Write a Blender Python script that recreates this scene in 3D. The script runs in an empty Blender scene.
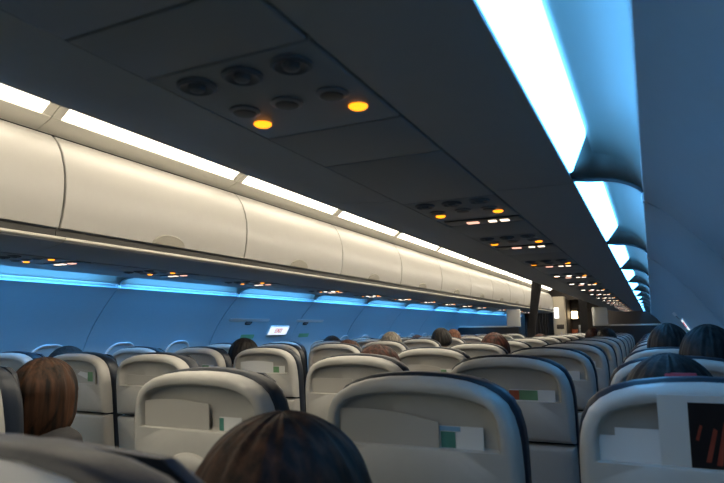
import bpy, bmesh, math, random
from mathutils import Vector, Matrix
random.seed(4)
S = bpy.context.scene
COL = S.collection
CX0, CZ0 = 1.39, 1.24            # eye position across and above the floor
PI = math.pi

# ------------------------------------------------------------------ materials
def mat(name, col, rough=0.5, metal=0.0, bump=0.0, bscale=60.0, vary=0.0, emit=None, estr=0.0, spec=0.5, coat=0.0):
    m = bpy.data.materials.new(name); m.use_nodes = True
    nt = m.node_tree; b = nt.nodes['Principled BSDF']
    b.inputs['Base Color'].default_value = (*col, 1)
    b.inputs['Roughness'].default_value = rough
    b.inputs['Metallic'].default_value = metal
    b.inputs['Specular IOR Level'].default_value = spec
    b.inputs['Coat Weight'].default_value = coat
    tc = nt.nodes.new('ShaderNodeTexCoord')
    if bump or vary:
        n = nt.nodes.new('ShaderNodeTexNoise'); n.inputs['Scale'].default_value = bscale
        n.inputs['Detail'].default_value = 4
        nt.links.new(tc.outputs['Object'], n.inputs['Vector'])
        if bump:
            bp = nt.nodes.new('ShaderNodeBump'); bp.inputs['Strength'].default_value = bump
            bp.inputs['Distance'].default_value = 0.004
            nt.links.new(n.outputs['Fac'], bp.inputs['Height'])
            nt.links.new(bp.outputs['Normal'], b.inputs['Normal'])
        if vary:
            n2 = nt.nodes.new('ShaderNodeTexNoise'); n2.inputs['Scale'].default_value = bscale * 0.13
            nt.links.new(tc.outputs['Object'], n2.inputs['Vector'])
            mx = nt.nodes.new('ShaderNodeMixRGB'); mx.blend_type = 'MIX'
            mx.inputs[1].default_value = (*[c * (1 - vary) for c in col], 1)
            mx.inputs[2].default_value = (*[min(1, c * (1 + vary)) for c in col], 1)
            nt.links.new(n2.outputs['Fac'], mx.inputs[0])
            nt.links.new(mx.outputs[0], b.inputs['Base Color'])
    if emit:
        b.inputs['Emission Color'].default_value = (*emit, 1)
        b.inputs['Emission Strength'].default_value = estr
    return m

def hair_mat(name, dark, light, scale=70.0):
    m = bpy.data.materials.new(name); m.use_nodes = True
    nt = m.node_tree; b = nt.nodes['Principled BSDF']
    b.inputs['Roughness'].default_value = 0.6; b.inputs['Specular IOR Level'].default_value = 0.25
    tc = nt.nodes.new('ShaderNodeTexCoord')
    mp = nt.nodes.new('ShaderNodeMapping'); mp.inputs['Scale'].default_value = (scale, scale, scale * 0.07)
    n = nt.nodes.new('ShaderNodeTexNoise'); n.inputs['Scale'].default_value = 1.0; n.inputs['Detail'].default_value = 5
    cr = nt.nodes.new('ShaderNodeValToRGB')
    cr.color_ramp.elements[0].position = 0.38; cr.color_ramp.elements[0].color = (*dark, 1)
    cr.color_ramp.elements[1].position = 0.72; cr.color_ramp.elements[1].color = (*light, 1)
    bp = nt.nodes.new('ShaderNodeBump'); bp.inputs['Strength'].default_value = 0.6; bp.inputs['Distance'].default_value = 0.004
    nt.links.new(tc.outputs['Object'], mp.inputs['Vector']); nt.links.new(mp.outputs[0], n.inputs['Vector'])
    nt.links.new(n.outputs['Fac'], cr.inputs[0]); nt.links.new(cr.outputs[0], b.inputs['Base Color'])
    nt.links.new(n.outputs['Fac'], bp.inputs['Height']); nt.links.new(bp.outputs['Normal'], b.inputs['Normal'])
    return m

M = {}
M['shell'] = mat('seat_plastic', (0.48, 0.47, 0.44), 0.42, bump=0.05, bscale=400, vary=0.04)
M['leather'] = mat('navy_leather', (0.009, 0.016, 0.030), 0.45, bump=0.15, bscale=160, vary=0.1)
M['legmetal'] = mat('seat_metal', (0.25, 0.25, 0.26), 0.4, 0.8)
M['armplastic'] = mat('armrest_plastic', (0.06, 0.065, 0.07), 0.5, bump=0.05, bscale=200)
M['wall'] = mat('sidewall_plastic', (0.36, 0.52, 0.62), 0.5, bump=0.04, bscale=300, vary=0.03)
M['dark'] = mat('joint_black', (0.012, 0.012, 0.014), 0.7)
M['cove'] = mat('cove_panel', (0.32, 0.32, 0.28), 0.5)
M['bin'] = mat('bin_door', (0.50, 0.485, 0.46), 0.38, bump=0.03, bscale=250, vary=0.02)
M['binunder'] = mat('bin_underside', (0.33, 0.34, 0.34), 0.5, bump=0.05, bscale=250, vary=0.04)
M['binshade'] = mat('bin_band_shade', (0.05, 0.048, 0.044), 0.6)  # near-black base colour carries the shade below the bin doors
M['latch'] = mat('bin_latch', (0.40, 0.375, 0.32), 0.45)
M['cream'] = mat('ceiling_cream', (0.72, 0.69, 0.61), 0.5, bump=0.03, bscale=200)
M['psu'] = mat('service_panel', (0.28, 0.285, 0.285), 0.5, bump=0.04, bscale=250)
M['bezel'] = mat('bezel_black', (0.03, 0.031, 0.034), 0.35)
M['vent'] = mat('vent_dark', (0.11, 0.114, 0.125), 0.4)
M['bezelgrey'] = mat('bezel_grey', (0.20, 0.205, 0.22), 0.3, 0.3)
M['warmlamp'] = mat('ceiling_diffuser', (0.9, 0.88, 0.8), 0.5, emit=(1.0, 0.89, 0.70), estr=6.5)
M['warmlampright'] = mat('ceiling_diffuser_right', (0.9, 0.88, 0.8), 0.5, emit=(1.0, 0.89, 0.71), estr=16.5)
M['bluelamp'] = mat('cove_diffuser', (0.8, 0.9, 1.0), 0.5, emit=(0.11, 0.46, 1.0), estr=11.0)
M['bluelampleft'] = mat('cove_diffuser_left', (0.8, 0.9, 1.0), 0.5, emit=(0.10, 0.45, 1.0), estr=24.0)
M['orange'] = mat('call_lamp', (0.9, 0.4, 0.05), 0.4, emit=(1.0, 0.30, 0.008), estr=2.6)
M['signlamp'] = mat('sign_lamp', (0.9, 0.8, 0.7), 0.4, emit=(1.0, 0.78, 0.58), estr=2.0)
M['signpink'] = mat('sign_lamp_rose', (0.9, 0.6, 0.5), 0.4, emit=(1.0, 0.50, 0.36), estr=1.5)
M['readlamp'] = mat('reading_lamp', (0.9, 0.9, 0.85), 0.4, emit=(1.0, 0.88, 0.74), estr=4.0)
M['carpet'] = mat('carpet', (0.022, 0.028, 0.045), 0.95, bump=0.6, bscale=500, vary=0.25)
M['curtain'] = mat('curtain_cloth', (0.035, 0.034, 0.037), 0.9, bump=0.3, bscale=300)
M['divider'] = mat('divider_white', (0.62, 0.61, 0.57), 0.45)
M['dividerdark'] = mat('divider_dark', (0.012, 0.013, 0.016), 0.6)
M['galley'] = mat('galley_panel', (0.52, 0.46, 0.36), 0.5, vary=0.06, bscale=30)
M['galleydark'] = mat('galley_dark', (0.05, 0.04, 0.035), 0.6)
M['galleylamp'] = mat('galley_lamp', (1, 0.9, 0.7), 0.4, emit=(1.0, 0.72, 0.38), estr=9.0)
M['whitelamp'] = mat('panel_lamp', (1, 1, 1), 0.4, emit=(0.95, 0.97, 1.0), estr=1.6)
M['steel'] = mat('steel', (0.45, 0.47, 0.5), 0.3, 0.9)
M['redbox'] = mat('red_box', (0.45, 0.10, 0.03), 0.5)
M['exitwhite'] = mat('exit_sign_face', (0.95, 0.95, 0.95), 0.4, emit=(0.85, 0.93, 1.0), estr=1.0)
M['exitred'] = mat('exit_sign_red', (0.75, 0.05, 0.05), 0.5, emit=(0.9, 0.12, 0.10), estr=0.35)
M['green'] = mat('placard_green', (0.18, 0.42, 0.20), 0.5)
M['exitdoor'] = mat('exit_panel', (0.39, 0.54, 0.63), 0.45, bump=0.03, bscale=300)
M['paper'] = mat('paper_white', (0.72, 0.73, 0.72), 0.5)
M['greycard'] = mat('card_grey', (0.46, 0.445, 0.41), 0.5, vary=0.06, bscale=40)
M['leafgreen'] = mat('leaflet_green', (0.16, 0.32, 0.17), 0.45, vary=0.5, bscale=160)
M['leafteal'] = mat('leaflet_teal', (0.06, 0.22, 0.18), 0.45, vary=0.6, bscale=160)
M['leafred'] = mat('leaflet_red', (0.42, 0.10, 0.05), 0.45, vary=0.4, bscale=160)
M['leafblue'] = mat('leaflet_blue', (0.22, 0.42, 0.62), 0.45)
M['photoblack'] = mat('picture_black', (0.012, 0.010, 0.012), 0.35)
M['photored'] = mat('picture_red', (0.32, 0.06, 0.035), 0.4, vary=0.5, bscale=120)
M['pane'] = mat('window_shade', (0.35, 0.33, 0.31), 0.5)
M['rim'] = mat('window_rim', (0.80, 0.82, 0.84), 0.3)
M['skin'] = mat('skin', (0.50, 0.30, 0.21), 0.5, bump=0.05, bscale=200)
M['eyewhite'] = mat('eye', (0.05, 0.04, 0.035), 0.2)
for k, c in (('navy', (0.02, 0.03, 0.06)), ('charcoal', (0.04, 0.04, 0.045)), ('wine', (0.12, 0.02, 0.03)),
             ('olive', (0.08, 0.09, 0.05)), ('greyknit', (0.2, 0.2, 0.2))):
    M['cloth_' + k] = mat('cloth_' + k, c, 0.9, bump=0.4, bscale=250, vary=0.15)
M['denim'] = mat('trousers', (0.03, 0.04, 0.07), 0.9, bump=0.3, bscale=300, vary=0.15)
M['hair_brown'] = hair_mat('hair_brown', (0.014, 0.007, 0.005), (0.085, 0.034, 0.016))
M['hair_brownaisle'] = hair_mat('hair_brown_streaked', (0.006, 0.004, 0.003), (0.085, 0.036, 0.016), 45.0)
M['hair_black'] = hair_mat('hair_black', (0.006, 0.006, 0.007), (0.03, 0.026, 0.024))
M['hair_auburn'] = hair_mat('hair_auburn', (0.02, 0.008, 0.006), (0.11, 0.035, 0.022))
M['hair_grey'] = hair_mat('hair_grey', (0.11, 0.10, 0.085), (0.32, 0.28, 0.22))
M['hair_ginger'] = hair_mat('hair_ginger', (0.10, 0.04, 0.022), (0.26, 0.12, 0.07))
M['redband'] = mat('hair_tie_red', (0.30, 0.015, 0.03), 0.7)

# ------------------------------------------------------------------ mesh helpers
class MB:
    def __init__(s): s.v = []; s.f = []; s.m = []
    def add(s, vs, fs, mi=0):
        b = len(s.v); s.v += [tuple(p) for p in vs]
        for f in fs: s.f.append([b + i for i in f]); s.m.append(mi)
    def box(s, x0, x1, y0, y1, z0, z1, mi=0, bev=0.0):
        if bev > 0:
            bm = bmesh.new(); bmesh.ops.create_cube(bm, size=1)
            for v in bm.verts:
                v.co = Vector(((x0 + x1) / 2 + v.co.x * (x1 - x0), (y0 + y1) / 2 + v.co.y * (y1 - y0), (z0 + z1) / 2 + v.co.z * (z1 - z0)))
            bmesh.ops.bevel(bm, geom=list(bm.edges), offset=bev, segments=3, affect='EDGES', profile=0.5)
            s.bm(bm, mi); return
        vs = [(x, y, z) for x in (x0, x1) for y in (y0, y1) for z in (z0, z1)]
        s.add(vs, [(0, 1, 3, 2), (4, 6, 7, 5), (0, 4, 5, 1), (2, 3, 7, 6), (0, 2, 6, 4), (1, 5, 7, 3)], mi)
    def bm(s, bm, mi=0):
        bm.verts.ensure_lookup_table(); bm.verts.index_update()
        s.add([v.co.copy() for v in bm.verts], [[v.index for v in f.verts] for f in bm.faces], mi); bm.free()
    def loops(s, loops, cap0=False, cap1=False, mi=0, closed=True):
        n = len(loops[0]); fs = []
        for k in range(len(loops) - 1):
            for i in range(n if closed else n - 1):
                j = (i + 1) % n
                fs.append((k * n + i, k * n + j, (k + 1) * n + j, (k + 1) * n + i))
        if cap0: fs.append(tuple(reversed(range(n))))
        if cap1: fs.append(tuple(range((len(loops) - 1) * n, len(loops) * n)))
        s.add([p for l in loops for p in l], fs, mi)
    def prism(s, prof, y0, y1, mi=0):                 # closed (x,z) profile run along y
        s.loops([[(x, y0, z) for x, z in prof], [(x, y1, z) for x, z in prof]], True, True, mi)
    def sheet(s, prof, y0, y1, t, mi=0, ny=1):        # open (x,z) profile, thickness t along its normal
        off = []
        for i, (x, z) in enumerate(prof):
            a = prof[max(0, i - 1)]; b = prof[min(len(prof) - 1, i + 1)]
            dx, dz = b[0] - a[0], b[1] - a[1]; l = math.hypot(dx, dz) or 1
            off.append((x - dz / l * t, z + dx / l * t))
        s.prism(list(prof) + off[::-1], y0, y1, mi)
    def cyl(s, c, ax, r0, r1, h, n=24, mi=0, sx=1.0):
        ax = Vector(ax).normalized(); t = ax.orthogonal().normalized(); b = ax.cross(t)
        c = Vector(c); L = []
        for k, r in ((0, r0), (h, r1)):
            L.append([c + ax * k + t * (math.cos(2 * PI * i / n) * r) + b * (math.sin(2 * PI * i / n) * r) for i in range(n)])
        s.loops(L, True, True, mi)
    def lathe_z(s, c, prof, n=28, mi=0, ex=1.0, ey=1.0):
        s.loops([[(c[0] + math.cos(2 * PI * i / n) * r * ex, c[1] + math.sin(2 * PI * i / n) * r * ey, c[2] + z) for i in range(n)] for r, z in prof], True, True, mi)
    def build(s, name, mats, parent=None, loc=(0, 0, 0), smooth=True, angle=35):
        me = bpy.data.meshes.new(name); me.from_pydata(s.v, [], s.f)
        if not isinstance(mats, (list, tuple)): mats = [mats]
        for m in mats: me.materials.append(m)
        for p, mi in zip(me.polygons, s.m): p.material_index = mi
        bm = bmesh.new(); bm.from_mesh(me); bmesh.ops.recalc_face_normals(bm, faces=bm.faces); 
        if smooth:
            for f in bm.faces: f.smooth = True
            for e in bm.edges:
                if len(e.link_faces) == 2 and e.calc_face_angle(0) > math.radians(angle): e.smooth = False
        bm.to_mesh(me); bm.free()
        return link(name, me, parent, loc)

def link(name, me, parent=None, loc=(0, 0, 0)):
    o = bpy.data.objects.new(name, me); COL.objects.link(o); o.location = loc
    if parent: o.parent = parent
    return o
def tag(o, label=None, cat=None, group=None, kind=None):
    if label: o['label'] = label
    if cat: o['category'] = cat
    if group: o['group'] = group
    if kind: o['kind'] = kind
    return o
def empty(name, loc=(0, 0, 0), label=None, cat=None, group=None):
    o = bpy.data.objects.new(name, None); COL.objects.link(o); o.location = loc; o.empty_display_size = 0.1
    return tag(o, label, cat, group)
def copy_tree(o, parent=None):
    c = o.copy(); COL.objects.link(c); c.parent = parent
    for ch in list(o.children): copy_tree(ch, c)
    return c
ORD = ['zeroth', 'first', 'second', 'third', 'fourth', 'fifth', 'sixth', 'seventh', 'eighth', 'ninth', 'tenth', 'eleventh', 'twelfth', 'thirteenth', 'fourteenth', 'fifteenth', 'sixteenth']

Y0, Y1 = -4.4, 14.6
# right-hand cross section, measured from the eye (x to the right, z up); the left side mirrors it about the aisle
def RX(x, side):  return (x + CX0) * side          # side +1 right, -1 left
def P(prof, side): return [(RX(x, side), z + CZ0) for x, z in prof]

# ------------------------------------------------------------------ setting
m = MB(); m.box(-1.85, 1.85, Y0, Y1, -0.03, 0.0); tag(m.build('floor', M['carpet']), kind='structure')
m = MB(); m.box(-0.56, 0.56, Y0, Y1, CZ0 + 0.915, CZ0 + 0.94); tag(m.build('ceiling', M['cream']), kind='structure')
m = MB(); m.box(-1.9, 1.9, Y0 - 0.05, Y0, 0, CZ0 + 0.95); tag(m.build('wall_back', M['wall']), kind='structure')

WALL = [(0.011, 0.265), (0.042, 0.243), (0.085, 0.200), (0.128, 0.152), (0.172, 0.098), (0.212, 0.044), (0.250, -0.022),
        (0.288, -0.105), (0.318, -0.190), (0.345, -0.290), (0.368, -0.420), (0.380, -0.560), (0.383, -0.75), (0.370, -1.0), (0.335, -1.24)]
def wall_x(z):
    for a, b in zip(WALL, WALL[1:]):
        if b[1] <= z <= a[1]: return a[0] + (b[0] - a[0]) * (a[1] - z) / (a[1] - b[1])
    return WALL[0][0]
JR = [1.345 + 1.13 * k for k in range(-6, 13)]
JL = [1.41 + 1.135 * k for k in range(-6, 13)]
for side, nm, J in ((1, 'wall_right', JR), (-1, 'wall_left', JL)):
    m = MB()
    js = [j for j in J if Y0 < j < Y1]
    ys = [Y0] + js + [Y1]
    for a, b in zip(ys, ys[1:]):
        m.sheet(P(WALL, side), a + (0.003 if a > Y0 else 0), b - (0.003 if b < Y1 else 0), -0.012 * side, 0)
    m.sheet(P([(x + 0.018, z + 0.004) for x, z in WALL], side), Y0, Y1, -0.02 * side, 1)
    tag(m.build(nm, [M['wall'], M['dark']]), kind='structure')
    m = MB()
    m.sheet(P([(0.30, 0.40), (-0.10, 0.62), (-0.50, 0.86), (-0.84, 0.99)], side), Y0, Y1, -0.02 * side)
    tag(m.build('trim_3' if side > 0 else 'trim_4', M['dark']), kind='structure')   # crown lining hidden behind the bins
    # slim rail along the top of the sidewall
    m = MB()
    m.sheet(P([(0.003, 0.277), (0.010, 0.270), (0.017, 0.262)], side), Y0, Y1, 0.007 * side)
    tag(m.build('trim_1' if side > 0 else 'trim_2', M['rim']), kind='structure')

# far bulkhead
YB = 14.6
for nm, bx, mt in (('wall_front_left', (-1.85, -0.36, YB, YB + 0.06, 0, CZ0 + 0.95), 'galleydark'), ('wall_front_right', (0.34, 1.85, YB, YB + 0.06, 0, CZ0 + 0.95), 'galleydark'),
                   ('wall_galley_back', (-0.36, 0.34, YB + 0.9, YB + 0.96, 0, CZ0 + 0.95), 'galleydark'), ('wall_galley_left', (-0.42, -0.36, YB + 0.06, YB + 0.96, 0, CZ0 + 0.95), 'galleydark'),
                   ('wall_galley_right', (0.34, 0.40, YB + 0.06, YB + 0.96, 0, CZ0 + 0.95), 'galleydark'), ('trim_7', (-0.36, 0.34, YB, YB + 0.06, CZ0 + 0.62, CZ0 + 0.95), 'galleydark')):
    m = MB(); m.box(*bx); tag(m.build(nm, M[mt]), kind='structure')
m = MB(); m.box(-0.42, 0.40, YB, YB + 0.96, -0.03, 0.0); tag(m.build('floor_galley', M['carpet']), kind='structure')
m = MB(); m.box(-0.42, 0.40, YB + 0.06, YB + 0.96, CZ0 + 0.90, CZ0 + 0.95); tag(m.build('ceiling_galley', M['galleydark']), kind='structure')

# ------------------------------------------------------------------ side windows (structure)
def rrect(w, h, r, n=8):
    pts = []
    for cx, cy, a0 in ((w - r, h - r, 0), (-w + r, h - r, PI / 2), (-w + r, -h + r, PI), (w - r, -h + r, 3 * PI / 2)):
        for i in range(n + 1):
            a = a0 + PI / 2 * i / n; pts.append((cx + r * math.cos(a), cy + r * math.sin(a)))
    return pts
wn = 0
def window(y, side):
    global wn; wn += 1
    zc = -0.225
    def wp(py, pz, inn): return (RX(wall_x(zc + pz) - inn, side), y + py, CZ0 + zc + pz)
    m = MB()
    L = [[wp(a, b, i) for a, b in rrect(0.132 - k, 0.168 - k, 0.10 - k * 0.6)] for k, i in ((0, -0.006), (0.003, 0.012), (0.010, 0.020), (0.018, 0.018), (0.024, 0.006), (0.027, -0.004))]
    m.loops(L)
    o = m.build('window_%d' % wn, M['rim']); tag(o, kind='structure')
    m = MB()
    m.loops([[wp(a, b, -0.002) for a, b in rrect(0.105, 0.141, 0.085)], [wp(a, b, 0.003) for a, b in rrect(0.104, 0.140, 0.084)]], True, True)
    m.build('window_shade', M['pane'], o)
for k in range(0, 18):
    y = 2.32 + 0.515 * k
    if not 3.6 < y < 5.5: window(y, -1)
    if 7.0 < y: window(y, 1)

# ------------------------------------------------------------------ exits over the wing
def wallpatch(y0, y1, z0, z1, inn, t, side, r=0.05, name='panel', material=None, parent=None):
    cy, cz, w, h = (y0 + y1) / 2, (z0 + z1) / 2, (y1 - y0) / 2, (z1 - z0) / 2
    pts = rrect(w, h, min(r, w * 0.98, h * 0.98))
    # dense strips so that the patch follows the curved wall
    m = MB(); nz = max(2, int((z1 - z0) / 0.03)); rows = []
    for k in range(nz + 1):
        z = z0 + (z1 - z0) * k / nz
        e = 0.0
        for zz, s in ((z1, 1), (z0, -1)):
            d = abs(z - zz)
            if d < r: e = max(e, r - math.sqrt(max(0, r * r - (r - d) ** 2)))
        rows.append((z, y0 + e, y1 - e))
    X = lambda z, i: RX(wall_x(z) - i, side)
    loops = [[(X(z, 0 + inn), a, CZ0 + z), (X(z, inn + t), a + min(0.006, (b - a) / 4), CZ0 + z), (X(z, inn + t), b - min(0.006, (b - a) / 4), CZ0 + z), (X(z, inn), b, CZ0 + z)] for z, a, b in rows]
    m.loops(loops, True, True)
    return m.build(name, material, parent)
def exit_panel(n, y0, y1, side, hy):
    d = empty('door_%d' % n, (0, 0, 0)); tag(d, kind='structure')
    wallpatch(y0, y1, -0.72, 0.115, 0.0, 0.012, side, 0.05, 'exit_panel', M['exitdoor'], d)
    wallpatch(y0 + 0.03, y1 - 0.03, 0.075, 0.100, 0.012, 0.005, side, 0.01, 'trim_strip', M['rim'], d)
    wallpatch(hy - 0.055, hy + 0.055, 0.048, 0.082, 0.0125, 0.003, side, 0.016, 'handle_recess', M['dark'], d)
    wallpatch(hy - 0.03, hy + 0.03, 0.058, 0.068, 0.0155, 0.006, side, 0.004, 'handle', M['bezelgrey'], d)
    wallpatch(hy - 0.02, hy + 0.17, -0.065, -0.03, 0.0125, 0.002, side, 0.004, 'instruction_placard', M['green'], d)
exit_panel(1, 3.74, 4.36, -1, 4.05)
exit_panel(2, 4.72, 5.30, -1, 4.95)
exit_panel(3, 4.95, 5.60, 1, 5.25)

def text_mesh(txt, size):
    cu = bpy.data.curves.new('t', 'FONT'); cu.body = txt; cu.size = size; cu.align_x = 'CENTER'; cu.align_y = 'CENTER'; cu.extrude = 0.0012; cu.offset = size * 0.012
    o = bpy.data.objects.new('t', cu); COL.objects.link(o)
    dg = bpy.context.evaluated_depsgraph_get(); me = bpy.data.meshes.new_from_object(o.evaluated_get(dg))
    bpy.data.objects.remove(o); bpy.data.curves.remove(cu); return me
def exit_sign(y0, y1, z0, z1, side, label):
    r = empty('exit_sign', (RX(wall_x((z0 + z1) / 2), side), (y0 + y1) / 2, CZ0 + (z0 + z1) / 2), label, 'exit sign')
    zc = (z0 + z1) / 2; dx = (wall_x(z1) - wall_x(z0)) * side; tilt = math.atan2(dx, z1 - z0)
    w, h = (y1 - y0) / 2, math.hypot(z1 - z0, dx) / 2
    m = MB(); m.box(-w, w, -h, h, -0.004, 0.022, bev=0.006); c = m.build('sign_case', M['rim'], r)
    m = MB(); m.box(-w + 0.008, w - 0.008, -h + 0.008, h - 0.008, 0.0215, 0.0235); f = m.build('sign_face', M['exitwhite'], r)
    tm = text_mesh('EXIT', h * 1.25); tm.materials.clear(); tm.materials.append(M['exitred'])
    t = link('sign_lettering', tm, r, (0, 0, 0.0245))
    # local x -> along the wall, y -> up the wall, z -> into the cabin
    zx = Vector((-side * math.cos(tilt), 0, 0)); up = Vector((dx, 0, z1 - z0)).normalized()
    ax = Vector((0, -side, 0)) * -1 if side < 0 else Vector((0, -1, 0))
    ax = Vector((0, 1, 0)) if side < 0 else Vector((0, -1, 0))
    nz = ax.cross(up)
    R = Matrix((ax, up, nz)).transposed().to_4x4()
    r.matrix_world = Matrix.Translation(r.location) @ R
exit_sign(4.385, 4.69, -0.032, 0.050, -1, 'small lit white exit sign with red letters on the blue left wall')
exit_sign(4.60, 4.88, -0.026, 0.056, 1, 'bright white exit sign on the curved right wall beside dark heads')

# ------------------------------------------------------------------ cove lights above the windows
def cove(y0, y1, side, label, group):
    r = empty('cove_light', (RX(-0.06, side), (y0 + y1) / 2, CZ0 + 0.32), label, 'cove light', group)
    ox, oy, oz = r.location
    L = lambda q: (q[0] - ox, q[1] - oy, q[2] - oz)
    A = [(-0.135, 0.326), (-0.084, 0.354), (-0.066, 0.351), (-0.045, 0.344), (-0.026, 0.331), (-0.010, 0.313), (0.001, 0.294), (0.006, 0.279)]
    B = [(-0.135, 0.320), (-0.100, 0.314), (-0.075, 0.312), (-0.055, 0.309), (-0.035, 0.303), (-0.018, 0.295), (-0.004, 0.286), (0.006, 0.275)]
    n = 22; rows = []
    for k in range(n + 1):
        t = k / n; y = y0 + 0.004 + (y1 - y0 - 0.008) * t
        d = min((y - y0) / 0.055, (y1 - y) / 0.03); s = min(1, d); s = s * s * (3 - 2 * s)
        rows.append([(RX(b[0] + (a[0] - b[0]) * s, side), y, CZ0 + b[1] + (a[1] - b[1]) * s) for a, b in zip(A, B)])
    m = MB(); m.loops([[L(q) for q in rw] for rw in rows], closed=False)
    o = m.build('cove_panel', M['cove'], r)
    sm = o.modifiers.new('thick', 'SOLIDIFY'); sm.thickness = 0.006; sm.offset = 1 if side > 0 else 1
    # diffuser lies just under the inner slope of the panel; its outer far corner is cut at a slant
    m = MB(); pts = []
    ya, yb = y0 + 0.05, y1 - 0.055
    def dp(f, y, inn=0.004):
        x = -0.134 + 0.050 * f; z = 0.3225 + 0.0285 * f
        return L((RX(x + 0.0025 * inn / 0.004, side), y, CZ0 + z - inn))
    lo = []; hi = []
    N = 16
    top = []
    for k in range(N + 1):
        f = k / N
        top.append((f, yb - max(0.0, f - 0.12) * 0.19 - (0.02 if f > 0.97 else 0)))
    for inn, dst in ((0.004, lo), (0.001, hi)):
        for f, y in top: dst.append(dp(f, y, inn))
        for k in range(N + 1): dst.append(dp(1 - k / N, ya, inn))
    m.loops([hi, lo], True, True); m.build('diffuser', M['bluelamp' if side > 0 else 'bluelampleft'], r, smooth=False)
    m = MB()
    m.loops([[L((RX(x, side), y, CZ0 + z)) for x, z in B] for y in (y1 - 0.004, y1 + 0.004)], closed=False)
    o = m.build('end_rib', M['bezelgrey'], r); sm = o.modifiers.new('thick', 'SOLIDIFY'); sm.thickness = 0.006
    m = MB(); m.lathe_z(L((RX(0.009, side), y1, CZ0 + 0.262)), [(0.002, -0.012), (0.008, -0.009), (0.010, 0.0), (0.009, 0.008), (0.003, 0.014)], 16, ey=1.6)
    m.build('bracket', M['rim'], r)
k = 0
for a, b in zip(JR, JR[1:]):
    if b > 0.4 and a < 14.0:
        k += 1; cove(a, min(b, Y1), 1, 'blue-white cove light above right windows, %s from the camera' % ('nearest one' if k == 1 else ORD[k]), 'cove lights along the right wall')
k = 0
for a, b in zip(JL, JL[1:]):
    if b > 1.9 and a < 14.0:
        k += 1; cove(a, min(b, Y1), -1, 'pale blue cove light strip under left bins, %s from the picture edge' % ORD[k], 'cove lights along the left wall')

# ------------------------------------------------------------------ overhead bins
BODY = [(-0.13, 0.308), (-0.306, 0.310), (-0.306, 0.345), (-0.549, 0.345), (-0.549, 0.312), (-0.66, 0.318), (-0.745, 0.330), (-0.785, 0.341),
        (-0.792, 0.350), (-0.785, 0.358), (-0.736, 0.362), (-0.738, 0.396), (-0.755, 0.45), (-0.762, 0.55), (-0.745, 0.645), (-0.71, 0.722), (-0.668, 0.768), (-0.60, 0.80), (-0.40, 0.74), (-0.22, 0.55), (-0.15, 0.42), (-0.141, 0.325), (-0.131, 0.312)]
DOOR = [(-0.763, 0.398), (-0.774, 0.44), (-0.781, 0.50), (-0.783, 0.55), (-0.778, 0.605), (-0.766, 0.655), (-0.748, 0.702), (-0.722, 0.745), (-0.690, 0.776)]
def overhead_bin(y0, y1, side, label, group):
    r = empty('overhead_bin', (RX(-0.46, side), (y0 + y1) / 2, CZ0 + 0.308), label, 'overhead bin', group)
    off = (-r.location[0], -r.location[1], -r.location[2])
    m = MB(); m.prism(P(BODY, side), y0 + 0.0015, y1 - 0.0015); m.build('bin_body', M['binunder'], r, off, angle=28)
    m = MB(); m.prism(P([(-0.7365, 0.3625), (-0.7385, 0.395), (-0.743, 0.395), (-0.741, 0.3625)], side), y0 + 0.0015, y1 - 0.0015); m.build('sill_band_shade', M['binshade'], r, off)  # recessed strip under the door, its shadow painted in as dark colour
    m = MB(); m.prism(P([(-0.793, 0.346), (-0.799, 0.350), (-0.799, 0.357), (-0.793, 0.360), (-0.782, 0.3605), (-0.782, 0.3585)], side), y0 + 0.001, y1 - 0.001); m.build('lip_rail', M['cream'], r, off)
    m = MB(); m.sheet(P(DOOR, side), y0 + 0.005, y1 - 0.005, -0.012 * side); d = m.build('door', M['bin'], r, off)
    mod = d.modifiers.new('soft', 'BEVEL'); mod.width = 0.003; mod.segments = 2; mod.limit_method = 'ANGLE'
    # half-moon latch at the middle of the lower edge
    m = MB(); yc = (y0 + y1) / 2; n = 20; a = []; b = []
    def dx(z):
        for p, q in zip(DOOR, DOOR[1:]):
            if p[1] <= z <= q[1]: return p[0] + (q[0] - p[0]) * (z - p[1]) / (q[1] - p[1])
    lp = []
    for i in range(n + 1):
        t = PI * i / n; lp.append((yc + 0.105 * math.cos(t), 0.400 + 0.048 * math.sin(t)))
    L0 = [(RX(dx(z), side), y, CZ0 + z) for y, z in lp]
    L1 = [(RX(dx(z) - 0.006, side), yc + (y - yc) * 0.94, CZ0 + 0.4 + (z - 0.4) * 0.9) for y, z in lp]
    L2 = [(RX(dx(z) - 0.004, side), yc + (y - yc) * 0.8, CZ0 + 0.4 + (z - 0.4) * 0.75) for y, z in lp]
    m.loops([L0, L1, L2], True, True)
    lt = m.build('latch', M['latch'], d)
    return r
LB = [1.545 + 1.16 * k for k in range(-1, 12)]
for k, (a, b) in enumerate(zip(LB, LB[1:])):
    overhead_bin(a, b, -1, 'cream curved overhead bin along the left side, %s' % ('cut off by the left picture edge' if k == 0 else ORD[k] + ' whole one from the picture edge'), 'left overhead bins')
RB = [j for j in JR if j > 0.2 and j < 14.2]
for k, (a, b) in enumerate(zip(RB, RB[1:])):
    overhead_bin(a, b, 1, 'dark underside of the right overhead bin, %s from the camera' % ('nearest one' if k == 0 else ORD[k + 1]), 'right overhead bins')

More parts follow.
